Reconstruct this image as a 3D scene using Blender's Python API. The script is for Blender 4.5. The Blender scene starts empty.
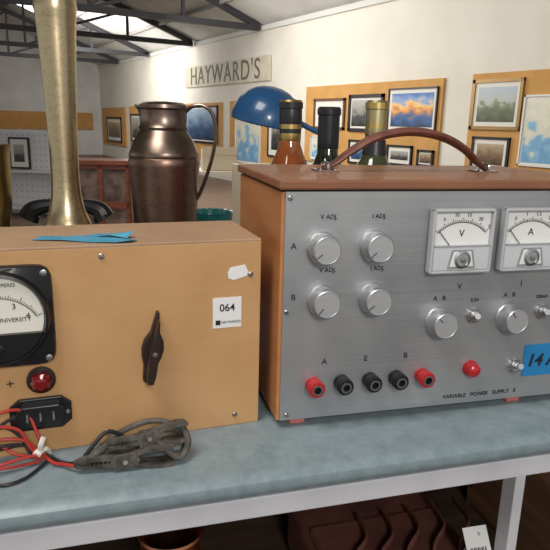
import bpy, bmesh, math, random
from mathutils import Vector, Matrix
random.seed(4)
sc=bpy.context.scene
try: sc.view_settings.view_transform='Standard'
except Exception: pass
PI=math.pi
def rad(a): return math.radians(a)
# ------------------------------------------------ materials
MC={}
def nm(name):
    m=bpy.data.materials.new(name); m.use_nodes=True
    return m,m.node_tree,m.node_tree.nodes['Principled BSDF']
def mat(name,col,rough=.5,metal=0,noise=0,nscale=20,col2=None,bump=0,bscale=60,stretch=(1,1,1),emit=0,trans=0,ior=1.45,detail=4,coat=0,alpha=1,contrast=None):
    if name in MC: return MC[name]
    m,nt,b=nm(name); N=nt.nodes; L=nt.links
    b.inputs['Base Color'].default_value=(*col,1); b.inputs['Roughness'].default_value=rough; b.inputs['Metallic'].default_value=metal
    b.inputs['Transmission Weight'].default_value=trans; b.inputs['IOR'].default_value=ior; b.inputs['Coat Weight'].default_value=coat
    if alpha<1: b.inputs['Alpha'].default_value=alpha
    if emit: b.inputs['Emission Color'].default_value=(*col,1); b.inputs['Emission Strength'].default_value=emit
    tc=N.new('ShaderNodeTexCoord'); mp=N.new('ShaderNodeMapping'); L.new(tc.outputs['Object'],mp.inputs[0]); mp.inputs['Scale'].default_value=stretch
    if col2 is not None:
        n=N.new('ShaderNodeTexNoise'); n.inputs['Scale'].default_value=nscale; n.inputs['Detail'].default_value=detail; L.new(mp.outputs[0],n.inputs['Vector'])
        r=N.new('ShaderNodeValToRGB'); c=contrast or (.35,.65)
        r.color_ramp.elements[0].position=c[0]; r.color_ramp.elements[1].position=c[1]
        r.color_ramp.elements[0].color=(*col,1); r.color_ramp.elements[1].color=(*col2,1)
        L.new(n.outputs[0],r.inputs[0]); L.new(r.outputs[0],b.inputs['Base Color'])
    if bump:
        n2=N.new('ShaderNodeTexNoise'); n2.inputs['Scale'].default_value=bscale; n2.inputs['Detail'].default_value=5; L.new(mp.outputs[0],n2.inputs['Vector'])
        bp=N.new('ShaderNodeBump'); bp.inputs['Strength'].default_value=bump; bp.inputs['Distance'].default_value=.002; L.new(n2.outputs[0],bp.inputs['Height']); L.new(bp.outputs[0],b.inputs['Normal'])
    MC[name]=m; return m
def engraved(name,col,col2,rough,scale,metal=1,strength=.3,wave=40):
    """fine chased pattern: small scrolls plus narrow horizontal bands"""
    m,nt,b=nm(name); N=nt.nodes; L=nt.links
    tc=N.new('ShaderNodeTexCoord'); v=N.new('ShaderNodeTexVoronoi'); v.inputs['Scale'].default_value=scale; v.feature='F1'; L.new(tc.outputs['Object'],v.inputs[0])
    wv=N.new('ShaderNodeTexWave'); wv.bands_direction='Z'; wv.inputs['Scale'].default_value=wave; wv.inputs['Distortion'].default_value=6; wv.inputs['Detail'].default_value=3; wv.inputs['Detail Scale'].default_value=4; L.new(tc.outputs['Object'],wv.inputs[0])
    ad=N.new('ShaderNodeMath'); ad.operation='MULTIPLY_ADD'; L.new(wv.outputs['Fac'],ad.inputs[0]); ad.inputs[1].default_value=.35; L.new(v.outputs['Distance'],ad.inputs[2])
    r=N.new('ShaderNodeValToRGB'); r.color_ramp.elements[0].position=.15; r.color_ramp.elements[1].position=.6; r.color_ramp.elements[0].color=(*col2,1); r.color_ramp.elements[1].color=(*col,1)
    L.new(ad.outputs[0],r.inputs[0])
    L.new(r.outputs[0],b.inputs['Base Color'])
    bp=N.new('ShaderNodeBump'); bp.inputs['Strength'].default_value=strength; bp.inputs['Distance'].default_value=.0005; L.new(r.outputs[0],bp.inputs['Height']); L.new(bp.outputs[0],b.inputs['Normal'])
    b.inputs['Metallic'].default_value=metal; b.inputs['Roughness'].default_value=rough
    return m
M_tan=mat('tan_hardboard',(.58,.335,.150),.55,col2=(.52,.29,.122),nscale=14,bump=.15,bscale=150)
M_tanTop=mat('tan_hardboard_top',(.44,.28,.165),.6,col2=(.35,.215,.125),nscale=9,bump=.25,bscale=90)
M_wood=mat('orange_wood',(.52,.225,.085),.45,col2=(.44,.18,.062),nscale=8,stretch=(1,1,6),bump=.1,bscale=80)
M_lid=mat('lid_wood',(.32,.135,.065),.45,col2=(.23,.095,.048),nscale=10,stretch=(1,5,1),coat=.1)
M_blk=mat('black_bakelite',(.012,.012,.013),.3)
M_blkm=mat('black_matte',(.02,.02,.02),.6)
M_brn=mat('brown_bakelite',(.028,.017,.013),.38)
M_white=mat('white_paper',(.82,.82,.80),.6)
M_face=mat('dial_white',(.85,.85,.82),.4)
M_cream=mat('dial_cream',(.80,.78,.68),.4)
M_red=mat('red_plastic',(.45,.015,.02),.3,coat=.3)
M_redj=mat('red_jewel',(.18,.005,.008),.12,coat=1)
M_chrome=mat('chrome',(.75,.75,.76),.15,1)
M_steel=mat('steel',(.45,.45,.45),.35,1)
M_alk=mat('knob_aluminium',(.58,.59,.60),.35,.9)
M_alf=mat('knob_face',(.52,.53,.54),.45,.6,bump=.1,bscale=300)
M_ink=mat('ink',(.015,.015,.02),.6)
M_blue=mat('blue_label',(.02,.22,.50),.5)
M_tape=mat('blue_tape',(.05,.24,.38),.6,col2=(.09,.36,.52),nscale=60)
M_leather=mat('leather',(.19,.07,.045),.5,col2=(.12,.042,.03),nscale=60,bump=.4,bscale=250)
M_pink=mat('pink_rubber',(.55,.16,.14),.6)
M_plug=mat('grey_rubber',(.12,.105,.09),.6,col2=(.04,.035,.03),nscale=80,bump=.6,bscale=250)
# brushed aluminium
m,nt,b=nm('brushed_aluminium'); N=nt.nodes; L=nt.links
tc=N.new('ShaderNodeTexCoord'); mp=N.new('ShaderNodeMapping'); mp.inputs['Scale'].default_value=(3,3,1200); L.new(tc.outputs['Object'],mp.inputs[0])
n=N.new('ShaderNodeTexNoise'); n.inputs['Scale'].default_value=1; n.inputs['Detail'].default_value=6; L.new(mp.outputs[0],n.inputs[0])
n3=N.new('ShaderNodeTexNoise'); n3.inputs['Scale'].default_value=11; n3.inputs['Detail'].default_value=10; L.new(tc.outputs['Object'],n3.inputs[0])
r=N.new('ShaderNodeValToRGB'); r.color_ramp.elements[0].color=(.29,.30,.31,1); r.color_ramp.elements[1].color=(.50,.505,.51,1); r.color_ramp.elements[0].position=.3; r.color_ramp.elements[1].position=.7
mx=N.new('ShaderNodeMixRGB'); mx.inputs[0].default_value=.6; L.new(n.outputs[0],mx.inputs[1]); L.new(n3.outputs[0],mx.inputs[2]); L.new(mx.outputs[0],r.inputs[0]); L.new(r.outputs[0],b.inputs['Base Color'])
b.inputs['Metallic'].default_value=.7; b.inputs['Roughness'].default_value=.48
M_alu=m
# laminate
m,nt,b=nm('blue_laminate'); N=nt.nodes; L=nt.links
tc=N.new('ShaderNodeTexCoord')
n=N.new('ShaderNodeTexNoise'); n.inputs['Scale'].default_value=70; n.inputs['Detail'].default_value=8; n.inputs['Roughness'].default_value=.75; L.new(tc.outputs['Object'],n.inputs[0])
r=N.new('ShaderNodeValToRGB'); e=r.color_ramp.elements; e[0].position=.3; e[0].color=(.165,.220,.245,1); e[1].position=.72; e[1].color=(.27,.335,.36,1)
L.new(n.outputs[0],r.inputs[0]); L.new(r.outputs[0],b.inputs['Base Color']); b.inputs['Roughness'].default_value=.33
M_lam=m
# ------------------------------------------------ builders
def link(o): sc.collection.objects.link(o); return o
def group(name,loc=(0,0,0),rz=0):
    e=bpy.data.objects.new(name,None); e.location=loc; e.rotation_euler=(0,0,rz); e.empty_display_size=.02
    return link(e)
def finish(name,bm,mats,parent=None,loc=(0,0,0),rot=(0,0,0),smooth=False,bevel=0,bseg=2):
    me=bpy.data.meshes.new(name); bmesh.ops.recalc_face_normals(bm,faces=bm.faces); bm.to_mesh(me); bm.free()
    if not isinstance(mats,(list,tuple)): mats=[mats]
    for k in mats: me.materials.append(k)
    o=bpy.data.objects.new(name,me); o.location=loc; o.rotation_euler=rot; link(o)
    if parent: o.parent=parent
    if smooth:
        for p in me.polygons: p.use_smooth=True
        try:
            me.set_sharp_from_angle(angle=rad(35))
        except Exception: pass
    if bevel:
        md=o.modifiers.new('bev','BEVEL'); md.width=bevel; md.segments=bseg; md.limit_method='ANGLE'
    return o
def box(name,x0,x1,y0,y1,z0,z1,m,parent=None,bevel=0,loc=(0,0,0),rot=(0,0,0),bseg=2):
    bm=bmesh.new()
    vs=[bm.verts.new((x,y,z)) for x in (x0,x1) for y in (y0,y1) for z in (z0,z1)]
    for f in ((0,1,3,2),(4,6,7,5),(0,4,5,1),(2,3,7,6),(0,2,6,4),(1,5,7,3)): bm.faces.new([vs[i] for i in f])
    return finish(name,bm,m,parent,loc,rot,False,bevel,bseg)
def addbox(bm,x0,x1,y0,y1,z0,z1,M=None,mi=0):
    vs=[]
    for x in (x0,x1):
        for y in (y0,y1):
            for z in (z0,z1):
                v=Vector((x,y,z)); v=M@v if M else v
                vs.append(bm.verts.new(v))
    for f in ((0,1,3,2),(4,6,7,5),(0,4,5,1),(2,3,7,6),(0,2,6,4),(1,5,7,3)):
        q=bm.faces.new([vs[i] for i in f]); q.material_index=mi
def lathe(name,prof,mats,parent=None,loc=(0,0,0),rot=(0,0,0),seg=48,mi=None,knurl=None,shape=None):
    bm=bmesh.new(); rings=[]
    for i,p in enumerate(prof):
        r,z=p[0],p[1]; ring=[]
        if r<1e-6: ring=[bm.verts.new((0,0,z))]
        else:
            for k in range(seg):
                a=2*PI*k/seg; rr=r
                if knurl and knurl[0]<=i<=knurl[1]: rr=r-(knurl[3] if k%2 else 0)
                x,y=rr*math.cos(a),rr*math.sin(a)
                if shape: x,y,zz=shape(x,y,z,a)
                else: zz=z
                ring.append(bm.verts.new((x,y,zz)))
        rings.append(ring)
    for i in range(len(rings)-1):
        A,B=rings[i],rings[i+1]; mi_=prof[i][2] if len(prof[i])>2 else 0
        for k in range(seg):
            k2=(k+1)%seg
            if len(A)==1 and len(B)==1: continue
            if len(A)==1: f=bm.faces.new([A[0],B[k],B[k2]])
            elif len(B)==1: f=bm.faces.new([A[k],A[k2],B[0]])
            else: f=bm.faces.new([A[k],A[k2],B[k2],B[k]])
            f.material_index=mi_
    return finish(name,bm,mats,parent,loc,rot,True)
def catmull(pts,n=8):
    P=[Vector(p) for p in pts]; P=[P[0]*2-P[1]]+P+[P[-1]*2-P[-2]]; out=[]
    for i in range(1,len(P)-2):
        for k in range(n):
            t=k/n; a,b_,c,d=P[i-1],P[i],P[i+1],P[i+2]
            out.append(.5*((2*b_)+(c-a)*t+(2*a-5*b_+4*c-d)*t*t+(3*b_-3*c+d-a)*t**3))
    out.append(P[-2]); return out
def sweep(bm,path,ra,rb=None,seg=10,mi=0,up=Vector((0,0,1)),sq=False):
    n=len(path); rings=[]
    rb=rb if rb is not None else ra
    g=lambda r,i: r if not isinstance(r,(list,tuple)) else (lambda t:(r[int(t)]*(1-(t-int(t)))+r[min(int(t)+1,len(r)-1)]*(t-int(t))))(i/(n-1)*(len(r)-1))
    prev=None
    for i,p in enumerate(path):
        t=(path[min(i+1,n-1)]-path[max(i-1,0)]).normalized()
        u=up if prev is None else prev
        s=t.cross(u)
        if s.length<1e-4: s=t.orthogonal()
        s.normalize(); w=s.cross(t).normalized(); prev=w
        ring=[]
        for k in range(seg):
            a=2*PI*k/seg
            ca,sa=math.cos(a),math.sin(a)
            if sq:
                mx_=max(abs(ca),abs(sa)); ca/=mx_; sa/=mx_
            ring.append(bm.verts.new(p+s*ca*g(ra,i)+w*sa*g(rb,i)))
        rings.append(ring)
    for i in range(n-1):
        for k in range(seg):
            f=bm.faces.new([rings[i][k],rings[i][(k+1)%seg],rings[i+1][(k+1)%seg],rings[i+1][k]]); f.material_index=mi
    for R_ in (rings[0],rings[-1]):
        f=bm.faces.new(R_); f.material_index=mi
def tube(name,pts,r,m,parent=None,n=8,seg=10,rb=None,up=Vector((0,0,1)),sq=False,spline=True,bevel=0):
    bm=bmesh.new(); path=catmull(pts,n) if spline else [Vector(p) for p in pts]
    sweep(bm,path,r,rb,seg,0,up,sq)
    return finish(name,bm,m,parent,smooth=True,bevel=bevel)
def text(name,s,x,y,z,size,m,parent,rot=(PI/2,0,0),ext=.00015,align='CENTER',shear=0,off=0,sp=1):
    cu=bpy.data.curves.new(name,'FONT'); cu.body=s; cu.size=size; cu.align_x=align; cu.align_y='CENTER'; cu.extrude=ext; cu.shear=shear; cu.offset=off; cu.space_character=sp
    cu.materials.append(m); o=bpy.data.objects.new(name,cu); o.location=(x,y,z); o.rotation_euler=rot; link(o)
    if parent: o.parent=parent
    return o
def poly(name,pts,y0,y1,m,parent,bevel=0,loc=(0,0,0),rot=(0,0,0),smooth=False):
    bm=bmesh.new(); A=[bm.verts.new((p[0],y0,p[1])) for p in pts]; B=[bm.verts.new((p[0],y1,p[1])) for p in pts]; n=len(pts)
    bm.faces.new(A); bm.faces.new(B[::-1])
    for i in range(n): bm.faces.new([A[i],B[i],B[(i+1)%n],A[(i+1)%n]])
    return finish(name,bm,m,parent,loc,rot,smooth,bevel)
RX=(PI/2,0,0)
def screw(parent,u,v,r=.0028,y=0,i=[0]):
    i[0]+=1
    lathe('screw_%d'%i[0],[(r,0),(r,.0006),(r*.7,.0014),(0,.0016)],M_steel,parent,(u,y,v),RX,seg=20)
    box('screw_slot_%d'%i[0],-r*.75,r*.75,-.0019,-.0012,-.0003,.0003,M_ink,parent,loc=(u,y,v),rot=(0,random.uniform(0,3),0))
# ------------------------------------------------ camera
cam=bpy.data.cameras.new('camera'); cam.sensor_width=36; cam.lens=36*600/550; cam.clip_start=.02; cam.clip_end=200
co=link(bpy.data.objects.new('camera',cam)); co.location=(0,0,1.235)
co.rotation_mode='QUATERNION'
co.rotation_quaternion=(Matrix.Rotation(rad(90-14.2),3,'X')@Matrix.Rotation(rad(1.43),3,'Z')).to_quaternion()
sc.camera=co
ZT=.95
# ------------------------------------------------ power supply (right box)
P=group('bench_power_supply',(.0075,.5231,ZT),rad(14.6))
W_,D_,H_=.335,.19,.234
z0=.008
bm=bmesh.new()
addbox(bm,-.003,W_+.003,.0015,D_,z0,H_-.007)
finish('cabinet_body',bm,M_wood,P,bevel=.0012)
box('lid',-.006,W_+.006,-.003,D_+.003,H_-.005,H_+.004,M_lid,P,bevel=.002)
box('lid_gap_shade',-.001,W_+.001,.003,D_-.002,H_-.008,H_-.004,M_blkm,P)  # matte black strip stands in for the shadow gap under the lid
box('front_panel',.000,W_,-.0012,.002,z0+.001,H_-.0065,M_alu,P,bevel=.0004)
for u,v in ((.004,.222),(.0065,.0145),(.327,.222),(.329,.0145),(.0035,.118)): screw(P,u,v,.0024,-.0012)
for i,(u,d) in enumerate(((.02,.014),(.262,.014),(.02,.175),(.30,.175))):
    box('rubber_foot_%d'%i,u-.008,u+.008,d-.008,d+.008,0,z0+.001,M_pink,P,bevel=.002)
def knob(u,v,r,ang,i):
    lathe('knob_%d'%i,[(r*1.0,0),(r*1.0,.0015),(r*.95,.0022),(r*.94,.0145),(r*.86,.0165),(r*.82,.0168,1),(r*.80,.0163,1),(0,.0163,1)],[M_alk,M_alf],P,(u,-.0012,v),RX,seg=96,knurl=(2,3,48,r*.035))
    box('knob_mark_%d'%i,-.0003,.0003,-.0170,-.0160,r*.35,r*.80,M_ink,P,loc=(u,-.0012,v),rot=(0,ang,0))
for i,(u,v,r,a) in enumerate(((.0363,.1785,.0146,-2.2),(.0869,.1790,.0146,-2.3),(.0386,.1292,.0146,-2.4),(.0886,.1289,.0146,-2.2),(.1600,.1015,.0146,-.8),(.2385,.1015,.0144,-.6))): knob(u-.0015,v-.001,r,a,i)
def toggle(u,v,i,dv=.010,du=.001):
    lathe('toggle_nut_%d'%i,[(.0072,0),(.0072,.0025),(.0062,.003),(.0048,.003),(.0048,.0055),(.0035,.0062),(0,.0062)],M_chrome,P,(u,-.0012,v),RX,seg=24)
    lathe('toggle_hex_%d'%i,[(.0078,.0005),(.0078,.004),(.004,.0042)],M_steel,P,(u,-.0012,v),RX,seg=6)
    tube('toggle_lever_%d'%i,[(u,-.006,v),(u+du*.5,-.010,v+dv*.5),(u+du,-.015,v+dv)],[.0018,.0022,.0030],M_chrome,P,n=5)
toggle(.1965,.1045,0,.003,-.003); toggle(.2755,.1045,1,.003,-.003); toggle(.2510,.0465,2,.004,-.001)
def post(u,v,mm,i):
    u-=.0015
    lathe('terminal_%d'%i,[(.0078,0),(.0078,.003),(.0062,.0035),(.0062,.005),(.0080,.0055),(.0083,.0135),(.0073,.015),(.0052,.0152),(.0036,.0152,1),(.0030,.009,1),(0,.009,1)],[mm,M_blkm],P,(u,-.0012,v),RX,seg=48,knurl=(5,5,24,.0007))
    lathe('terminal_ring_%d'%i,[(.0052,.0151),(.0052,.0158),(.0036,.0158),(.0036,.0151)],M_steel,P,(u,-.0012,v),RX,seg=24)
for i,(u,mm) in enumerate(((.0334,M_red),(.0619,M_blk),(.0911,M_blk),(.1188,M_blk),(.1472,M_red))): post(u,.0445,mm,i)
lathe('pilot_lamp',[(.0085,0),(.0085,.002),(.0072,.004),(.0072,.0065,1),(.0065,.0095,1),(.004,.0115,1),(0,.0122,1)],[M_red,M_red],P,(.2000,-.0012,.0475),RX,seg=32)
M_plastic=mat('clear_plastic',(.60,.62,.64),.12,coat=.6)
M_frame=mat('frosted_plastic',(.46,.475,.49),.2,coat=.5)
M_shade=mat('grey_plastic',(.30,.31,.32),.25,coat=.5)
def vmeter(u0,u1,v0,v1,unit,labs,i):
    w=u1-u0; h=v1-v0; cx=(u0+u1)/2
    y=-.0012
    box('meter_base_%d'%i,u0,u1,y-.004,y,v0,v1,M_shade,P,bevel=.002)
    box('meter_frame_top_%d'%i,u0,u1,y-.011,y-.003,v1-.0030,v1,M_frame,P,bevel=.0012)
    box('meter_frame_l_%d'%i,u0,u0+.0030,y-.011,y-.003,v0,v1,M_frame,P,bevel=.0012)
    box('meter_frame_r_%d'%i,u1-.0030,u1,y-.011,y-.003,v0,v1,M_frame,P,bevel=.0012)
    box('meter_frame_bot_%d'%i,u0,u1,y-.011,y-.003,v0,v0+.0030,M_frame,P,bevel=.0012)
    vs=v0+h*.43
    box('meter_face_%d'%i,u0+.003,u1-.003,y-.0062,y-.004,vs,v1-.003,M_face,P)
    box('meter_skirt_%d'%i,u0+.003,u1-.003,y-.0105,y-.004,v0+.003,vs,M_plastic,P,bevel=.001)
    box('meter_skirt_line_%d'%i,u0+.003,u1-.003,y-.0109,y-.006,vs-.0006,vs+.0006,M_shade,P)
    poly('meter_core_%d'%i,[(cx-.015,v0+.005),(cx+.015,v0+.005),(cx+.011,vs-.003),(cx-.011,vs-.003)],y-.0114,y-.0104,M_shade,P,.0004)
    poly('meter_core_face_%d'%i,[(cx-.0125,v0+.007),(cx+.0125,v0+.007),(cx+.009,vs-.005),(cx-.009,vs-.005)],y-.0118,y-.0110,M_white,P,.0004)
    lathe('meter_hub_%d'%i,[(.0085,0),(.0085,.0012),(.0065,.0018),(.006,.0012,1),(0,.0012,1)],[M_steel,M_shade],P,(cx,y-.0116,v0+.014),RX,seg=32)
    lathe('meter_zero_screw_%d'%i,[(.0026,0),(.0026,.0018),(0,.0022)],M_steel,P,(cx,y-.0125,v0+.014),RX,seg=16)
    yc=v0+.013; R1=h*.58; yy=y-.0065
    bm=bmesh.new()
    a0,a1=rad(44),rad(-44)
    for k in range(31):
        a=a0+(a1-a0)*k/30; ln=.0042 if k%5==0 else .0024
        M=Matrix.Translation((cx,yy,yc))@Matrix.Rotation(-a,4,'Y')
        addbox(bm,-.0002,.0002,-.0002,.0002,R1,R1+ln,M)
        if k<30:
            M2=Matrix.Translation((cx,yy,yc))@Matrix.Rotation(-(a+(a1-a0)/60),4,'Y')
            hw=R1*rad(88)/60*1.05
            addbox(bm,-hw,hw,-.0002,.0002,R1-.0003,R1+.0003,M2)
    finish('meter_scale_%d'%i,bm,M_ink,P)
    for k,s in enumerate(labs):
        a=a0+(a1-a0)*k/(len(labs)-1)
        text('meter_num_%d_%d'%(i,k),s,cx-math.sin(a)*(R1+.0072),yy,yc+math.cos(a)*(R1+.0072),.0048,M_ink,P)
    text('meter_unit_%d'%i,unit,cx,yy,yc+R1*.70,.0095,M_ink,P)
    a=rad(41)
    bm=bmesh.new(); M=Matrix.Translation((cx,yy-.0012,yc))@Matrix.Rotation(-a,4,'Y'); addbox(bm,-.0003,.0003,-.0002,.0002,.008,R1+.001,M); finish('meter_needle_%d'%i,bm,M_ink,P)
vmeter(.1385,.2035,.1505,.2120,'V',['0','5','10','15','20','25'],0)
vmeter(.2140,.2790,.1505,.2120,'A',['0','.5','1','1.5','2','2.5'],1)
def T(s,u,v,sz=.0055): text('label_'+s.replace(' ','_').replace('.',''),s,u,-.0014,v,sz*1.12,M_ink,P,off=.00008)
T('V ADJ.',.0405,.2050,.0052);T('I ADJ.',.0890,.2050,.0052);T('V ADJ.',.0415,.1560,.0052);T('I ADJ.',.0905,.1560,.0052)
T('A',.0085,.1790,.0070);T('B',.0095,.1315,.0070)
T('A',.0425,.0665,.0072);T('E',.0845,.0665,.0072);T('B',.1265,.0665,.0072)
T('A   B',.1580,.1235,.0058);T('V',.1785,.1345,.0068);T('2.5A',.1970,.1200,.0045);T('A   B',.2360,.1235,.0058);T('I',.2480,.1345,.0068);T('250mA',.2745,.1200,.0042)
T('VARIABLE   POWER   SUPPLY   II',.2150,.0175,.0054)
box('price_label',.2620,.3050,-.0020,-.0013,.0330,.0680,M_blue,P)
text('label_writing','14 A',.2840,-.0023,.0500,.019,M_ink,P,shear=.2,ext=.0003,off=.0003)
yh=.095
hp=[(.066,yh,H_+.007),(.078,yh,H_+.012),(.095,yh,H_+.024),(.120,yh,H_+.038),(.150,yh,H_+.045),(.178,yh,H_+.045),(.205,yh,H_+.039),(.228,yh,H_+.028),(.244,yh,H_+.015),(.256,yh,H_+.007)]
bm=bmesh.new(); sweep(bm,catmull(hp,6),[.0085,.0085,.0095,.0105,.011,.011,.0105,.0095,.0085,.0085],[.0020,.0028,.0036,.0044,.0048,.0048,.0044,.0036,.0028,.0020],12)
finish('handle_strap',bm,M_leather,P,smooth=True)
for k,(a,b_) in enumerate(((.056,.080),(.242,.266))):
    box('handle_plate_%d'%k,a,b_,yh-.012,yh+.012,H_+.004,H_+.0058,M_chrome,P,bevel=.0006)
    c=(a+b_)/2
    tube('handle_loop_%d'%k,[(c,yh-.0105,H_+.005),(c,yh-.0105,H_+.0105),(c,yh-.005,H_+.0125),(c,yh+.005,H_+.0125),(c,yh+.0105,H_+.0105),(c,yh+.0105,H_+.005)],.0016,M_chrome,P,n=4)
    for dy in (-.0085,.0085):
        for dx in (-.008,.008):
            lathe('handle_rivet',[(.0018,0),(.0015,.001),(0,.0013)],M_steel,P,(c+dx,yh+dy,H_+.0056),(0,0,0),seg=12)
# ------------------------------------------------ left instrument box
Q=group('wooden_meter_box',(-.0130,.5375,ZT),rad(19.2))
LW,LD,LH=.330,.105,.183
box('case',-LW,0,.002,LD,.001,LH-.003,M_tan,Q,bevel=.0015)
box('front_board',-LW,0,0,.003,.0,LH-.002,M_tan,Q,bevel=.0008)
box('top_board',-LW,0,0,LD+.001,LH-.003,LH,M_tanTop,Q,bevel=.001)
for u,v in ((-.141,.173),(-.024,.011),(-.010,.150),(-.143,.011),(-.30,.17)): screw(Q,u,v,.0026,0)
mc=(-.2235,.1270)
bm=bmesh.new()
hw=.0425
outer=[];inner=[]
for k in range(64):
    a=2*PI*k/64; c,s=math.cos(a),math.sin(a); mx_=(abs(c)**9+abs(s)**9)**(1/9)
    outer.append((c/mx_*hw,s/mx_*hw)); inner.append((c*.0365,s*.0365))
def ring(pts,y): return [bm.verts.new((mc[0]+p[0],y,mc[1]+p[1])) for p in pts]
R0=ring(outer,0);R1=ring(outer,-.006);R2=ring([(p[0]*.97,p[1]*.97) for p in outer],-.008)
R3=ring([(p[0]*1.10,p[1]*1.10) for p in inner],-.009);R4=ring([(p[0]*1.05,p[1]*1.05) for p in inner],-.014);R5=ring(inner,-.0145);R6=ring([(p[0]*.95,p[1]*.95) for p in inner],-.010)
for A,B in ((R0,R1),(R1,R2),(R2,R3),(R3,R4),(R4,R5),(R5,R6)):
    for k in range(64): bm.faces.new([A[k],A[(k+1)%64],B[(k+1)%64],B[k]])
finish('meter_bezel',bm,M_blk,Q,smooth=True)
lathe('meter_dial',[(.0355,0),(.0355,.001),(0,.001)],M_cream,Q,(mc[0],-.008,mc[1]),RX,seg=48)
pts=[]
for k in range(17):
    a=rad(-160+140*k/16); pts.append((.0352*math.cos(a)+mc[0],.0352*math.sin(a)+mc[1]))
poly('meter_mask',pts,-.0135,-.009,M_blk,Q)
lathe('meter_zero',[(.004,0),(.004,.002),(0,.003)],M_blk,Q,(mc[0],-.0134,mc[1]-.024),RX,seg=20)
for sx in (-1,1):
    for sy in (-1,1): lathe('meter_screw',[(.0028,0),(.0028,.0008),(0,.0016)],M_steel,Q,(mc[0]+sx*.0365,-.0078,mc[1]+sy*.0365),RX,seg=16)
bm=bmesh.new(); yc=mc[1]-.016; R1_=.0335
for k in range(41):
    a=rad(60-120*k/40); ln=.005 if k%10==0 else (.0035 if k%5==0 else .0022)
    Mx=Matrix.Translation((mc[0],-.0093,yc))@Matrix.Rotation(-a,4,'Y')
    addbox(bm,-.0002,.0002,-.0002,.0002,R1_,R1_+ln,Mx)
    if k<40:
        Mx=Matrix.Translation((mc[0],-.0093,yc))@Matrix.Rotation(-(a-rad(1.5)),4,'Y'); addbox(bm,-.00095,.00095,-.0002,.0002,R1_-.0002,R1_+.0002,Mx)
finish('meter_scale',bm,M_ink,Q)
for k,s in enumerate('01234'):
    a=rad(52-104*k/4); text('meter_num',s,mc[0]-math.sin(a)*(R1_-.0045),-.0093,yc+math.cos(a)*(R1_-.0045),.0065,M_ink,Q)
text('meter_title','MICROAMPERES',mc[0],-.0093,mc[1]+.028,.0042,M_ink,Q)
text('meter_owner','UNIVERSITY',mc[0]+.012,-.0093,mc[1]-.001,.0048,M_ink,Q)
lathe('indicator_lamp',[(.0118,0),(.0118,.003),(.0098,.0045),(.0092,.0045,1),(.0085,.009,1),(.005,.012,1),(0,.013,1)],[M_brn,M_redj],Q,(-.195,0,.0685),RX,seg=20,knurl=(3,4,10,.0012))
text('plus_sign','+',-.2195,-.0002,.0665,.012,M_ink,Q)
poly('inlet_flange',[(-.222,.030),(-.214,.0235),(-.180,.0235),(-.172,.030),(-.172,.046),(-.180,.0525),(-.214,.0525),(-.222,.046)],-.004,0,M_blk,Q,.0008)
poly('inlet_block',[(-.212,.028),(-.182,.028),(-.178,.033),(-.178,.044),(-.182,.048),(-.212,.048),(-.216,.044),(-.216,.033)],-.010,-.003,M_blk,Q,.001)
for k in range(3): box('inlet_pin_%d'%k,-.2085+.0105*k,-.207+.0105*k,-.0115,-.009,.035,.0415,M_steel,Q)
for u in (-.2188,-.1752): lathe('inlet_screw',[(.002,0),(.0018,.001),(0,.0013)],M_steel,Q,(u,-.004,.038),RX,seg=12)
pk=[(-.0012,.035),(.0012,.035),(.0040,.016),(.0085,.008),(.0098,0),(.0085,-.008),(.0060,-.015),(.0050,-.029),(.0030,-.032),(-.0030,-.032),(-.0050,-.029),(-.0060,-.015),(-.0085,-.008),(-.0098,0),(-.0085,.008),(-.0040,.016)]
poly('pointer_knob_skirt',pk,-.007,0,M_brn,Q,.0012,loc=(-.101,0,.088),rot=(0,rad(9),0))
pk2=[(-.0006,.030),(.0006,.030),(.0024,.012),(.0040,0),(.0038,-.020),(.0026,-.028),(-.0026,-.028),(-.0038,-.020),(-.0040,0),(-.0024,.012)]
poly('pointer_knob_grip',pk2,-.020,-.006,M_brn,Q,.0014,loc=(-.101,0,.088),rot=(0,rad(9),0))
lathe('pointer_knob_screw',[(.0022,0),(.0022,.0005),(0,.0008)],M_steel,Q,(-.101,-.0198,.088),RX,seg=16)
poly('lot_sticker',[(-.0455,.1005),(-.0185,.1005),(-.0185,.1295),(-.0455,.1295)],-.0004,0,M_white,Q)
text('lot_number','064',-.0320,-.0006,.1195,.0098,M_ink,Q,off=.0001)
box('lot_logo',-.0430,-.0385,-.0007,-.0003,.1035,.1080,M_ink,Q)
text('lot_word','HAYWARDS',-.0285,-.0006,.1058,.0034,M_ink,Q)
poly('torn_sticker',[(-.031,.1475),(-.026,.1455),(-.0135,.1490),(-.0125,.1530),(-.0155,.1595),(-.029,.1575),(-.0315,.153)],-.0004,0,M_white,Q)
bm=bmesh.new()
def strip(pts):
    vs=[bm.verts.new((x,y,LH+z)) for x,y,z in pts]
    n=len(vs)//2
    for i in range(n-1): bm.faces.new([vs[2*i],vs[2*i+1],vs[2*i+3],vs[2*i+2]])
strip([(-.196,.030,.0007),(-.188,.047,.0007),(-.172,.021,.0014),(-.168,.040,.0010),(-.150,.010,.0007),(-.143,.031,.0030),(-.128,.002,.0012),(-.118,.019,.0009),(-.117,.001,.0025),(-.109,.010,.0010)])
strip([(-.150,.026,.0014),(-.146,.046,.0012),(-.132,.022,.0040),(-.124,.040,.0022),(-.118,.018,.0015),(-.110,.028,.0060)])
finish('painters_tape',bm,M_tape,Q)
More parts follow.
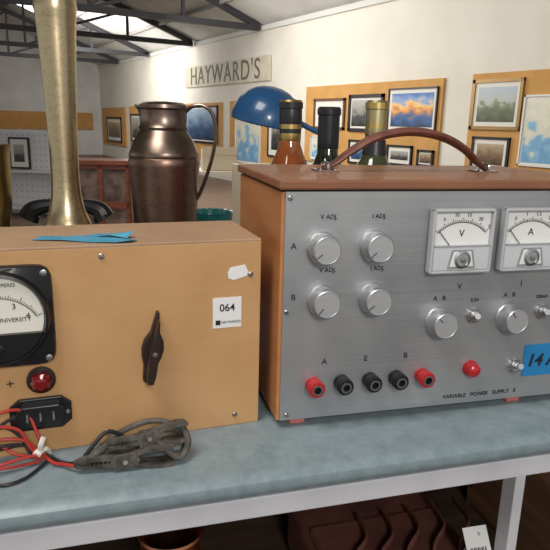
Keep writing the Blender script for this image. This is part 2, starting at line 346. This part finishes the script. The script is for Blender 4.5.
# ------------------------------------------------ counter
Cn=group('shop_counter',(0,.4443,0),rad(16))
bm=bmesh.new()
x0,x1=-1.2,1.6; dep=.86; th=.022
prof=[(0.0,ZT-th),(-.006,ZT-th+.001),(-.011,ZT-th+.006),(-.0125,ZT-.011),(-.011,ZT-.005),(-.006,ZT-.001),(0,ZT),(dep,ZT),(dep,ZT-th)]
A=[bm.verts.new((x0,y+.010,z)) for y,z in prof]; B=[bm.verts.new((x1,y+.010,z)) for y,z in prof]; n=len(prof)
bm.faces.new(A); bm.faces.new(B[::-1])
for i in range(n): bm.faces.new([A[i],A[(i+1)%n],B[(i+1)%n],B[i]])
finish('laminate_top',bm,M_lam,Cn,smooth=True)
M_wp=mat('white_painted_wood',(.66,.66,.69),.5,col2=(.57,.57,.60),nscale=12)
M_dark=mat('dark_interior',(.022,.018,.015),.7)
box('front_rail',x0,x1,.004,.024,ZT-th-.020,ZT-th,M_wp,Cn,bevel=.001)
for i,x in enumerate((-1.15,.278,1.5)):
    box('post_%d'%i,x-.006,x+.006,.03,.05,0,ZT-th-.018,M_wp,Cn,bevel=.001)
    box('rear_post_%d'%i,x-.015,x+.015,dep-.04,dep-.01,0,ZT-th,M_wp,Cn)
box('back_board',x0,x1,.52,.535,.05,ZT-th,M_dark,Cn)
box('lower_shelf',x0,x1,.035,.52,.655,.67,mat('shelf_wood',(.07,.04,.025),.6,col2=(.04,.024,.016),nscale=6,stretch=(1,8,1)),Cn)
# ------------------------------------------------ items under the counter
M_bag=mat('brown_leather_bag',(.15,.055,.04),.5,col2=(.08,.03,.025),nscale=15,bump=.6,bscale=60)
Bg=group('leather_satchel',(.10,.60,.6701),rad(16))
bm=bmesh.new()
addbox(bm,-.045,.14,-.05,.13,0,.085)
finish('bag_body',bm,M_bag,Bg,bevel=.02,bseg=5)
box('bag_flap',-.040,.135,-.054,.05,.066,.090,M_bag,Bg,bevel=.008,bseg=3)
for k in range(5):
    x=-.035+.034*k
    tube('bag_strap_%d'%k,[(x,-.055,.02),(x+.005,-.058,.068),(x+.02,-.03,.095),(x+.05,.0,.098),(x+.06,.05,.093)],.005,M_bag,Bg,rb=.002)
tg=dict(loc=(.118,-.068,.114),rot=(rad(-25),rad(-12),rad(-16)))
box('tag_card',-.013,.013,-.001,.0,-.026,.026,M_white,Bg,**tg)
bm=bmesh.new()
for k in range(9): addbox(bm,-.009+.0020*k,-.009+.0020*k+(.0007 if k%2 else .0012),-.0016,-.0008,-.018,.004)
finish('tag_barcode',bm,M_ink,Bg,**tg)
tube('tag_string',[(.118,-.066,.136),(.120,-.06,.124),(.112,-.045,.095)],.0006,M_white,Bg)
M_copper=mat('copper',(.60,.25,.13),.3,1)
lathe('copper_pan',[(0,.0),(.025,.0),(.030,.01),(.031,.155),(.034,.159),(.033,.162),(.029,.158),(.028,.012),(0,.004)],M_copper,None,(-.100,.53,.6701),(0,0,0))
M_crate=mat('crate_wood',(.20,.10,.05),.6,col2=(.12,.06,.03),nscale=5,stretch=(1,1,10))
Cr=group('wooden_crate',(.43,.68,.6701),rad(16))
bm=bmesh.new()
for k in range(4): addbox(bm,-.08,.2,-.07,-.06,.0+.035*k,.03+.035*k)
for k in range(4): addbox(bm,-.08,.2,.16,.17,.0+.035*k,.03+.035*k)
for x in (-.08,.19):
    addbox(bm,x,x+.012,-.06,.16,0,.135)
addbox(bm,-.08,.2,-.06,.16,0,.008)
finish('crate_slats',bm,M_crate,Cr)
# ------------------------------------------------ leads & clips
Ld=group('test_leads',(0,0,0))
M_wr=mat('red_wire',(.42,.04,.03),.4); M_wk=mat('black_wire',(.015,.015,.017),.4); M_tie=mat('cable_tie_white',(.75,.72,.66),.5)
z=ZT
red=[(-.238,.440,z+.035),(-.226,.440,z+.040),(-.210,.450,z+.033),(-.202,.452,z+.016),(-.198,.456,z+.007),(-.192,.456,z+.005),(-.182,.450,z+.003),(-.174,.447,z+.004),(-.165,.442,z+.006),(-.155,.440,z+.006)]
blk=[(-.240,.448,z+.028),(-.224,.455,z+.032),(-.212,.458,z+.022),(-.205,.456,z+.010),(-.197,.459,z+.005),(-.190,.459,z+.004),(-.180,.454,z+.003),(-.170,.450,z+.003),(-.160,.446,z+.006),(-.152,.444,z+.006)]
tube('red_lead',red,.0015,M_wr,Ld); tube('black_lead',blk,.0015,M_wk,Ld)
tube('red_loop',[(-.190,.456,z+.005),(-.200,.448,z+.010),(-.222,.432,z+.010),(-.245,.428,z+.008),(-.250,.445,z+.014),(-.232,.452,z+.018),(-.212,.447,z+.012),(-.192,.455,z+.004)],.0014,M_wr,Ld)
tube('red_loop_2',[(-.195,.458,z+.006),(-.206,.452,z+.022),(-.226,.444,z+.026),(-.246,.440,z+.018),(-.240,.432,z+.006),(-.215,.440,z+.004),(-.195,.452,z+.003)],.0014,M_wr,Ld)
tube('black_loop',[(-.190,.459,z+.004),(-.202,.455,z+.015),(-.222,.446,z+.020),(-.243,.436,z+.014),(-.236,.424,z+.003),(-.212,.418,z+.002),(-.198,.428,z+.002),(-.192,.445,z+.002),(-.188,.456,z+.003)],.0014,M_wk,Ld)
tube('black_loop_2',[(-.194,.460,z+.006),(-.210,.462,z+.012),(-.232,.455,z+.010),(-.250,.446,z+.004),(-.255,.430,z+.002)],.0014,M_wk,Ld)
tube('black_loop_3',[(-.192,.457,z+.006),(-.202,.462,z+.030),(-.212,.462,z+.040),(-.228,.450,z+.034),(-.244,.440,z+.020)],.0014,M_wk,Ld)
tube('red_loop_3',[(-.192,.456,z+.006),(-.199,.460,z+.026),(-.208,.461,z+.044),(-.224,.450,z+.048),(-.244,.440,z+.038)],.0014,M_wr,Ld)
tube('lead_tie',[(-.1965,.450,z+.010),(-.1955,.455,z+.011),(-.1935,.462,z+.009),(-.1930,.465,z+.004)],.0040,M_tie,Ld,rb=.0022)
tube('lead_tie_tail',[(-.1945,.456,z+.010),(-.1925,.450,z+.018),(-.190,.452,z+.026)],.0022,M_tie,Ld,rb=.0007)
def clip(name,loc,rz,scale=1,roll=0):
    g=group(name,loc,rz); g.rotation_euler=(roll,0,rz); g.scale=(scale,)*3; g.parent=Ld
    for s,nm_ in ((1,'upper'),(-1,'lower')):
        path=[(-.040,0,.0085+s*.0075),(-.030,0,.0085+s*.0085),(-.015,0,.0085+s*.0065),(-.004,0,.0085+s*.0035),(.008,0,.0085+s*.0030),(.022,0,.0085+s*.0035),(.034,0,.0085+s*.0028),(.041,0,.0085+s*.0008)]
        bm=bmesh.new(); sweep(bm,catmull(path,4),[.0070,.0075,.0060,.0050,.0050,.0040,.0030,.0020],[.0018,.0020,.0016,.0016,.0018,.0018,.0016,.0010],8,sq=True)
        for k in range(7):
            x=.014+.0036*k; Mx=Matrix.Translation((x,0,.0085+s*.0015)); addbox(bm,-.0010,.0010,-.0032,.0032,-.0012,.0012,Mx@Matrix.Rotation(rad(45),4,'Y'))
        finish(nm_+'_lever',bm,M_plug,g,smooth=True)
    for sy in (-1,1):
        poly('cheek_%s'%('l' if sy<0 else 'r'),[(-.010,.002),(.010,.001),(.012,.009),(.008,.015),(-.008,.016),(-.012,.009)],sy*.0060-.0006,sy*.0060+.0006,M_plug,g,.0004)
    lathe('pivot_pin',[(0,-.0075),(.0022,-.0075),(.0022,.0075),(0,.0075)],M_steel,g,(0,0,.0085),RX,seg=16)
    sp_=[(.0042*math.cos(t*.7),-.005+.010*t/54,.0085+.0042*math.sin(t*.7)) for t in range(55)]
    tube('spring',sp_,.0006,M_steel,g,n=2,seg=6)
    return g
clip('clip_1',(-.122,.450,ZT+.001),rad(196),1.0)
clip('clip_2',(-.110,.474,ZT+.001),rad(34),.95)
clip('clip_3',(-.104,.460,ZT+.016),rad(206),.85,roll=rad(10))
tube('coil',[(-.155,.441,z+.006),(-.145,.445,z+.016),(-.130,.452,z+.024),(-.112,.458,z+.022),(-.094,.466,z+.030),(-.080,.474,z+.028),(-.072,.470,z+.016),(-.076,.460,z+.006),(-.085,.456,z+.012),(-.097,.458,z+.022)],.0030,M_plug,Ld)
tube('coil_2',[(-.160,.446,z+.005),(-.146,.462,z+.012),(-.130,.476,z+.020),(-.108,.484,z+.026),(-.090,.484,z+.024),(-.078,.480,z+.014),(-.076,.470,z+.005),(-.086,.466,z+.004)],.0026,M_plug,Ld)
tube('coil_3',[(-.160,.441,z+.004),(-.150,.450,z+.018),(-.138,.460,z+.028),(-.122,.464,z+.018),(-.112,.456,z+.010)],.0018,M_wk,Ld)
# ------------------------------------------------ items behind
M_brass=engraved('engraved_brass',(.56,.46,.28),(.38,.30,.16),.30,330,strength=.4,wave=22)
M_brassp=mat('plain_brass',(.55,.40,.18),.28,1,col2=(.40,.30,.13),nscale=30)
vp=[(0,.004),(.048,0),(.050,.004),(.049,.010),(.044,.03),(.038,.07),(.0345,.115),(.0325,.137),(.0318,.140),(.0285,.147),(.0240,.160),(.0205,.180),(.0192,.205),(.0192,.235),(.0198,.270),(.0210,.310),(.0228,.350),(.0248,.390),(.0268,.420),(.0282,.427),(.0268,.434),(.0285,.455),(.034,.480),(.047,.505),(.056,.515),(.055,.517),(.044,.505),(.028,.475),(0,.44)]
lathe('brass_trumpet_vase',vp,M_brass,None,(-.300,.855,ZT),(0,0,rad(20)),seg=64)
M_bronze=engraved('engraved_bronze',(.27,.17,.125),(.18,.11,.08),.36,220,strength=.4,wave=12)
M_pewter=mat('dark_pewter',(.30,.225,.185),.32,1,col2=(.20,.145,.115),nscale=30)
J=group('bronze_ewer',(-.178,.955,ZT),0)
def sp(x,y,zz,a):
    if zz>.285:
        w=max(0,math.cos(a-PI))**6*(zz-.285)/.02; return x*(1+.14*w),y,zz+.002*w
    return x,y,zz
jp=[(0,0),(.043,0),(.046,.004),(.044,.012),(.045,.04),(.049,.12),(.053,.19),(.0550,.217),(.0555,.224),(.0535,.229,1),(.0545,.232,1),(.0530,.238,1),(.046,.254,1),(.0385,.266,1),(.0365,.270,1),(.0380,.274,1),(.0355,.278,1),(.0350,.292,1),(.0360,.300,1),(.0390,.303,1),(.0385,.306,1),(.0360,.304,1),(.034,.292,1),(.034,.27,1),(0,.25,1)]
lathe('ewer_body',jp,[M_bronze,M_pewter],J,seg=64,shape=sp)
lathe('ewer_lid',[(.0365,.303),(.036,.308),(.030,.3115),(.010,.313),(0,.3135)],M_pewter,J)
tube('ewer_handle',[(.034,0,.300),(.046,-.004,.307),(.062,-.006,.308),(.076,-.008,.297),(.082,-.008,.272),(.078,-.008,.240),(.068,-.006,.205),(.056,-.003,.175),(.046,0,.160)],[.0055,.0045,.004,.0045,.005,.005,.0045,.004,.0055],M_pewter,J,rb=[.004,.003,.003,.003,.003,.003,.003,.003,.004])
lathe('brass_goblet',[(0,0),(.030,0),(.030,.004),(.012,.015),(.009,.06),(.014,.09),(.026,.12),(.031,.16),(.033,.235),(.036,.245),(.034,.245),(.030,.235),(.022,.13),(0,.12)],M_brassp,None,(-.425,.885,ZT))
M_amber=mat('amber_spirit',(.30,.085,.018),.06,coat=1,col2=(.18,.04,.01),nscale=25)
M_dgl=mat('dark_green_glass',(.012,.018,.010),.08,coat=1)
M_ggl=mat('olive_glass',(.05,.058,.025),.08,coat=1)
M_gold=mat('gold_foil',(.62,.45,.16),.3,1)
M_pgold=mat('pale_gold_foil',(.50,.43,.22),.35,.9)
M_bcap=mat('black_foil',(.02,.02,.022),.35)
M_lab=mat('bottle_label',(.55,.12,.08),.5)
def bottle(name,loc,cap,cap2,glass,neckr,zc,zn,zs,bodyr,top,lab=M_white,bandz=None):
    g=group(name,loc,0)
    pr=[(0,0),(bodyr-.004,0),(bodyr,.005),(bodyr,zs),(bodyr*.95,zs+.010),(bodyr*.78,zs+.024),(neckr*1.35,zn),(neckr*.98,zn+.015),(neckr*.92,top-.002),(0,top-.002)]
    lathe('glass_body',pr,glass,g)
    cp=[(neckr*.98,zc),(neckr*1.0,zc+.001),(neckr*1.0,zc+.010,1),(neckr*1.0,zc+.016),(neckr*1.0,top-.012),(neckr*1.10,top-.011,1),(neckr*1.10,top-.003),(neckr*.95,top),(0,top)]
    lathe('capsule',cp,[cap,cap2],g)
    lathe('label_body',[(bodyr+.0004,zs-.10),(bodyr+.0004,zs-.01)],lab,g)
    return g
b1=bottle('whisky_bottle',(.016,.85,ZT),M_gold,M_bcap,M_amber,.0150,.262,.242,.206,.033,.316,M_lab)
lathe('neck_band',[(.0153,.284),(.0156,.285),(.0156,.303),(.0153,.304)],M_bcap,b1)
b2=bottle('red_wine_bottle',(.074,.915,ZT),M_bcap,M_bcap,M_dgl,.0160,.250,.228,.198,.036,.310)
b3=bottle('white_wine_bottle',(.1335,.85,ZT),M_pgold,M_gold,M_ggl,.0145,.272,.238,.200,.036,.318)
lathe('neck_label',[(.0176,.246),(.0168,.250),(.0150,.264),(.0146,.266)],M_bcap,b3)
M_lb=mat('blue_enamel',(.015,.075,.19),.3,coat=.4)
M_lbin=mat('lamp_inside',(.7,.7,.7),.4)
Lm=group('desk_lamp',(.085,1.13,ZT),0)
lathe('lamp_base',[(0,0),(.07,0),(.07,.012),(.05,.018),(.012,.022),(0,.022)],M_lb,Lm)
tube('lamp_lower_arm',[(0,0,.02),(.03,0,.15),(.012,0,.262)],.005,M_lb,Lm)
tube('lamp_upper_arm',[(.012,0,.262),(-.03,0,.278),(-.07,0,.300)],.005,M_lb,Lm)
lathe('lamp_joint',[(0,-.012),(.010,-.012),(.010,.012),(0,.012)],M_blk,Lm,(.012,0,.262),RX,seg=20)
sh=[(.064,0),(.066,.002),(.0655,.010),(.062,.024),(.055,.038),(.045,.049),(.032,.058),(.018,.063),(0,.065),(0,.061),(.017,.059,1),(.031,.054,1),(.043,.045,1),(.053,.034,1),(.060,.020,1),(.063,.008,1),(.064,0,1)]
lathe('lamp_shade',sh,[M_lb,M_lbin],Lm,(-.108,0,.285),(rad(6),rad(10),0),seg=56)
lathe('teal_bowl',[(0,0),(.02,0),(.022,.01),(.035,.06),(.040,.128),(.042,.130),(.038,.129),(.03,.07),(0,.02)],mat('teal_glaze',(.02,.16,.15),.2,coat=.6),None,(-.118,1.065,ZT),(0,0,0))
Bk=group('black_telephone',(-.345,.98,ZT),rad(10))
box('phone_body',-.05,.05,-.04,.05,0,.10,M_blk,Bk,bevel=.02)
tube('phone_handset',[(-.06,0,.125),(-.05,0,.14),(-.02,0,.147),(.02,0,.147),(.05,0,.14),(.06,0,.125)],[.018,.014,.010,.010,.014,.018],M_blk,Bk)
box('phone_cradle',-.02,.02,-.015,.015,.095,.14,M_blk,Bk,bevel=.005)
# ------------------------------------------------ room
W0=(2.93,6.6,0); RZ=math.atan2(.855,-.518)
M_wall=mat('cream_plaster',(.72,.69,.61),.8,col2=(.66,.63,.55),nscale=1.5)
M_wallw=mat('white_lining',(.70,.70,.68),.7,col2=(.62,.62,.60),nscale=2)
M_floor=mat('floor_boards',(.22,.15,.10),.5,col2=(.15,.10,.07),nscale=3,stretch=(1,8,1))
M_roof=mat('white_roof_sheet',(.64,.64,.61),.6,col2=(.54,.54,.51),nscale=2)
M_beam=mat('dark_steel_beam',(.035,.035,.04),.5)
M_pin=mat('mustard_pinboard',(.58,.31,.10),.8,col2=(.50,.27,.08),nscale=4)
FAR=17.7; RW=13.0; NEAR=-9; HW=3.0; RH=5.4
def rbox(name,a,b_,c,d,e,f,m,parent=None,bevel=0):
    if parent: return box(name,a,b_,c,d,e,f,m,parent,bevel)
    return box(name,a,b_,c,d,e,f,m,None,bevel,loc=W0,rot=(0,0,RZ))
rbox('floor',NEAR,FAR+.2,-.2,RW+.2,-.1,0,M_floor)
rbox('wall_right',NEAR,FAR+.2,-.2,-.002,0,HW,M_wall)
bm=bmesh.new()
pts=[(0,0),(RW,0),(RW,HW),(RW/2,RH),(0,HW)]
A=[bm.verts.new((FAR,p[0],p[1])) for p in pts];B=[bm.verts.new((FAR+.2,p[0],p[1])) for p in pts]
bm.faces.new(A);bm.faces.new(B[::-1])
for i in range(5): bm.faces.new([A[i],B[i],B[(i+1)%5],A[(i+1)%5]])
finish('wall_far',bm,M_wallw,None,W0,(0,0,RZ))
bm=bmesh.new()
def slab(bm,s0,s1,d0,d1,t=.06):
    def zz(d): return HW+(RH-HW)*(1-abs(d-RW/2)/(RW/2))
    v=[bm.verts.new((s,d,zz(d)+h)) for h in (0,t) for s in (s0,s1) for d in (d0,d1)]
    for f in ((0,1,3,2),(4,6,7,5),(0,4,5,1),(2,3,7,6),(0,2,6,4),(1,5,7,3)): bm.faces.new([v[i] for i in f])
sky=[(9.6,10.6),(13.2,14.2),(4.5,5.5)]
edges=[NEAR,4.5,5.5,9.6,10.6,13.2,14.2,FAR+.2]
for i in range(len(edges)-1):
    if (edges[i],edges[i+1]) in sky:
        slab(bm,edges[i],edges[i+1],-.1,2.2); slab(bm,edges[i],edges[i+1],4.4,RW/2)
    else: slab(bm,edges[i],edges[i+1],-.1,RW/2)
slab(bm,NEAR,FAR+.2,RW/2,RW+.1)
finish('ceiling',bm,M_roof,None,W0,(0,0,RZ))
M_sky=mat('skylight_sheet',(1,1,1),.5,emit=3.0)
for i,(a,b_) in enumerate(sky):
    bm=bmesh.new(); slab(bm,a,b_,2.2,4.4,.02); finish('window_%d'%(i+1),bm,M_sky,None,W0,(0,0,RZ))
def beam(bm,p,q,t=.045):
    p=Vector(p);q=Vector(q); d=q-p; M=Matrix.Translation(p)@d.to_track_quat('Z','Y').to_matrix().to_4x4(); addbox(bm,-t,t,-t,t,0,d.length,M)
def zr(d): return HW+(RH-HW)*(1-abs(d-RW/2)/(RW/2))
for k,s in enumerate((6.3,9.4,12.4,15.2)):
    bm=bmesh.new()
    beam(bm,(s,.10,HW-.06),(s,RW-.05,HW-.06),.05); 
    beam(bm,(s,.12,HW-.02),(s,RW/2,RH-.12),.05); beam(bm,(s,RW-.05,HW-.05),(s,RW/2,RH-.12),.05); beam(bm,(s,RW/2,HW-.05),(s,RW/2,RH-.12),.03)
    for j in (1.6,3.2,4.8): 
        beam(bm,(s,j,HW-.05),(s,j,zr(j)-.1),.025); beam(bm,(s,j,zr(j)-.1),(s,j+1.6,HW-.05),.025)
        beam(bm,(s,RW-j,HW-.05),(s,RW-j,zr(j)-.1),.025)
    finish('roof_truss' ,bm,M_beam,None,W0,(0,0,RZ))
bm=bmesh.new()
for j in (.9,2.0,3.3,4.6,5.9): beam(bm,(NEAR,j,zr(j)-.05),(FAR,j,zr(j)-.05),.03)
finish('trim_1',bm,mat('purlin_paint',(.22,.21,.20),.6),None,W0,(0,0,RZ))
rbox('trim_2',NEAR,FAR,0,.05,HW-.10,HW-.02,mat('cornice',(.60,.60,.58),.6))
for i,(a,b_,c,d) in enumerate(((-2.4,1.14,.62,1.86),(1.60,4.72,.62,1.84),(5.1,7.6,.40,1.66),(8.0,11.2,.40,1.64),(11.6,14.4,.40,1.62),(14.8,17.4,.40,1.60))):
    rbox('display_board' ,a,b_,.001,.038,c,d,M_pin,None,.005)
rbox('display_board',FAR-.05,FAR-.002,.3,6.0,.85,1.42,M_pin)
def art(kind):
    key='art_'+kind
    if key in MC: return MC[key]
    m,nt,b=nm(key); N=nt.nodes; L=nt.links
    tc=N.new('ShaderNodeTexCoord'); sx=N.new('ShaderNodeSeparateXYZ'); L.new(tc.outputs['Generated'],sx.inputs[0])
    n=N.new('ShaderNodeTexNoise'); n.inputs['Scale'].default_value=5; n.inputs['Detail'].default_value=6; L.new(tc.outputs['Generated'],n.inputs[0])
    amt=2.6 if kind=='map' else .8
    ma=N.new('ShaderNodeMath'); ma.operation='MULTIPLY_ADD'; L.new(n.outputs[0],ma.inputs[0]); ma.inputs[1].default_value=amt; L.new(sx.outputs['Z'],ma.inputs[2])
    sb=N.new('ShaderNodeMath'); sb.operation='SUBTRACT'; L.new(ma.outputs[0],sb.inputs[0]); sb.inputs[1].default_value=amt/2
    r=N.new('ShaderNodeValToRGB'); cr=r.color_ramp
    pal={'sunset':[(0,(.01,.03,.09)),(.25,(.03,.10,.28)),(.42,(.30,.16,.12)),(.52,(.70,.28,.06)),(.65,(.80,.52,.15)),(.8,(.22,.32,.52)),(1,(.04,.14,.40))],
         'land':[(0,(.05,.06,.03)),(.35,(.12,.15,.07)),(.5,(.22,.24,.14)),(.58,(.42,.45,.42)),(1,(.40,.47,.52))],
         'bw':[(0,(.01,.01,.01)),(.4,(.08,.08,.075)),(.55,(.25,.24,.22)),(1,(.42,.41,.39))],
         'map':[(0,(.16,.36,.58)),(.45,(.28,.50,.66)),(.5,(.62,.62,.50)),(1,(.72,.70,.58))],
         'photo':[(0,(.01,.03,.08)),(.4,(.04,.10,.22)),(.6,(.15,.25,.38)),(1,(.35,.48,.60))],
         'sepia':[(0,(.05,.025,.01)),(.5,(.22,.13,.07)),(1,(.45,.36,.22))]}[kind]
    cr.elements[0].position=pal[0][0]; cr.elements[0].color=(*pal[0][1],1); cr.elements[1].position=pal[-1][0]; cr.elements[1].color=(*pal[-1][1],1)
    for p_,c in pal[1:-1]:
        e=cr.elements.new(p_); e.color=(*c,1)
    L.new(sb.outputs[0],r.inputs[0]); L.new(r.outputs[0],b.inputs['Base Color']); b.inputs['Roughness'].default_value=.4
    MC[key]=m; return m
M_fk=mat('frame_black',(.02,.018,.016),.4); M_fg=mat('frame_gilt',(.30,.19,.07),.4,.5); M_fw=mat('frame_white',(.72,.72,.70),.5); M_mt=mat('mat_board',(.72,.70,.64),.7); M_fb=mat('frame_brown',(.16,.08,.04),.4)
def pic(s0,s1,z0,z1,kind,fm,fw=.03,mt=.06,name='framed_picture'):
    g=group(name,W0,RZ)
    d=.04
    if fw>0:
        bm=bmesh.new()
        addbox(bm,s0,s1,d,d+.03,z0,z0+fw);addbox(bm,s0,s1,d,d+.03,z1-fw,z1);addbox(bm,s0,s0+fw,d,d+.03,z0,z1);addbox(bm,s1-fw,s1,d,d+.03,z0,z1)
        finish('frame',bm,fm,g)
    box('mount',s0+fw*.5,s1-fw*.5,d,d+.012,z0+fw*.5,z1-fw*.5,M_mt,g)
    q=fw+mt
    box('artwork',s0+q,s1-q,d+.012,d+.016,z0+q,z1-q,art(kind),g)
pic(.39,1.10,1.22,1.79,'land',M_fg,.04,.05)
pic(-.50,.36,.84,1.60,'map',M_fw,.02,.02,'paper_map')
pic(-1.5,-.6,.9,1.7,'land',M_fg)
pic(.49,1.03,.74,1.14,'sepia',M_fk,.03,.05)
pic(1.66,2.60,1.16,1.74,'sunset',M_fk,.02,.05)
pic(2.70,3.50,1.14,1.68,'bw',M_fk,.05,.03)
pic(3.60,4.44,1.16,1.64,'bw',M_fb,.04,.09)
pic(2.05,2.56,.70,.98,'bw',M_fk,.03,.05)
pic(1.65,1.95,.72,.94,'sepia',M_fk,.03,.02)
pic(2.85,3.45,.66,1.02,'photo',M_fk,.03,.04)
pic(3.8,4.5,.66,1.05,'map',M_fw,.02,.02,'paper_map')
pic(5.25,5.95,.62,1.60,'bw',M_fk,.03,.1)
pic(6.25,7.29,.43,1.45,'map',M_fw,.02,.02,'paper_map')
pic(8.15,9.9,.75,1.58,'photo',M_fk,.04,.03)
pic(10.2,11.0,.7,1.4,'bw',M_fw,.03,.08)
pic(11.9,12.9,.6,1.4,'land',M_fg,.05,.05)
pic(13.2,14.2,.6,1.4,'bw',M_fk,.05,.05)
pic(15.2,16.8,.5,1.3,'sepia',M_fk,.06,.1)
Sg=group('painted_sign_board',W0,RZ)
M_sg=mat('sign_cream',(.62,.58,.46),.6,col2=(.52,.48,.38),nscale=4)
box('sign_plank',5.95,9.97,.001,.05,2.00,2.46,M_sg,Sg,bevel=.01)
text('sign_text',"HAYWARD'S",7.96,.055,2.22,.54,mat('sign_ink',(.16,.14,.12),.6),Sg,rot=(PI/2,0,PI),ext=.004,sp=1.12)
Gc=group('glass_display_cabinet',(-1.72,6.0,0),rad(8))
M_mah=mat('mahogany',(.24,.07,.035),.35,col2=(.16,.045,.022),nscale=8,stretch=(1,1,6)); M_gin=mat('cabinet_glass',(.24,.17,.14),.08,coat=1,col2=(.08,.05,.04),nscale=7)
bm=bmesh.new()
for x in (-.27,-.01,.25): addbox(bm,x-.02,x+.02,-.2,-.16,0,.83)
for zz in (.02,.42,.80): addbox(bm,-.29,.27,-.2,-.16,zz-.03,zz+.03)
addbox(bm,-.29,.27,-.22,.2,.81,.85); addbox(bm,-.29,-.27,-.2,.2,0,.82); addbox(bm,.25,.27,-.2,.2,0,.82)
finish('cabinet_frame',bm,M_mah,Gc)
box('cabinet_glass',-.27,.25,-.17,.18,.02,.8,M_gin,Gc)
Pp=group('white_pegboard_stand',(-3.2,7.9,0),rad(-6))
box('panel',-1.3,.62,-.02,.02,0,1.06,mat('peg_white',(.68,.70,.72),.6),Pp)
bm=bmesh.new()
for i in range(26):
    for j in range(11): addbox(bm,-1.25+i*.073,-1.235+i*.073,-.026,-.018,.2+j*.08,.215+j*.08)
finish('peg_holes',bm,mat('peg_hole',(.35,.37,.40),.7),Pp)
bm=bmesh.new(); addbox(bm,-1.3,.62,-.25,.02,.08,.12); addbox(bm,-1.3,.62,-.25,.02,.55,.57)
finish('shelves',bm,M_fw,Pp)
box('poster_frame',-.27,.01,-.05,-.027,.58,.98,M_fk,Pp); box('poster_mount',-.245,-.015,-.054,-.048,.605,.955,M_mt,Pp); box('poster_art',-.20,-.06,-.057,-.052,.67,.89,art('bw'),Pp)
def tbl(x,y,w,d,h,m,rz=0):
    g=group('display_table',(x,y,0),rz)
    box('table_top',-w/2,w/2,-d/2,d/2,h-.04,h,m,g)
    for sx in (-1,1):
        for sy in (-1,1): box('table_leg',sx*(w/2-.05)-.025,sx*(w/2-.05)+.025,sy*(d/2-.05)-.025,sy*(d/2-.05)+.025,0,h-.04,m,g)
tbl(-1.0,8.0,1.6,.7,.62,mat('pale_table',(.60,.55,.45),.5),rad(10))
g=group('cardboard_box',(-.75,8.0,.621),rad(10)); box('carton',-.25,.2,-.15,.15,0,.26,mat('carton',(.50,.42,.30),.7),g,.01); box('flap',-.25,.2,-.16,-.15,.2,.30,mat('carton',(.5,.42,.3),.7),g)
g=group('storage_cupboard',(-.10,6.6,0),rad(25)); M_cup=mat('pale_cupboard',(.46,.40,.30),.5)
box('cupboard_body',-.35,.35,-.2,.2,0,.80,M_cup,g,.01); box('cupboard_door_l',-.33,-.01,-.215,-.2,.05,.76,M_cup,g,.01); box('cupboard_door_r',.01,.33,-.215,-.2,.05,.76,M_cup,g,.01)
# ------------------------------------------------ light
w=bpy.data.worlds.new('world'); sc.world=w; w.use_nodes=True; w.node_tree.nodes['Background'].inputs[0].default_value=(.99,.98,.98,1); w.node_tree.nodes['Background'].inputs[1].default_value=.55
def area(name,loc,target,size,power,col=(1,1,1)):
    l=bpy.data.lights.new(name,'AREA'); l.size=size; l.energy=power; l.color=col
    o=link(bpy.data.objects.new(name,l)); o.location=loc; o.rotation_euler=(Vector(target)-Vector(loc)).to_track_quat('-Z','Y').to_euler(); return o
area('overhead_light',(-.6,-.1,2.7),(0,.55,1),.8,24,(1,.96,.91))
area('camera_side_light',(.35,-.9,1.8),(0,.6,1),.3,11,(1,.98,.95))  # lamp added on the camera side for a slight glint on the knobs
area('hall_fill',(-1.5,9,2.9),(2,10,1),3.0,150,(1,.97,.92))  # these area lamps are added to brighten the hall, not fittings in it
area('hall_fill',(-.8,4.5,2.9),(2,6,1),2.5,90,(1,.97,.92))
area('hall_fill',(-4.5,15,3.2),(-3,17,3),3.0,190,(1,.97,.92))
# turn the whole place so the hall's walls line up with the world axes
Rw=Matrix.Rotation(-(RZ-PI/2),4,'Z')
bpy.context.view_layer.update()
for o in list(bpy.data.objects):
    if o.parent is None: o.matrix_world=Rw@o.matrix_world
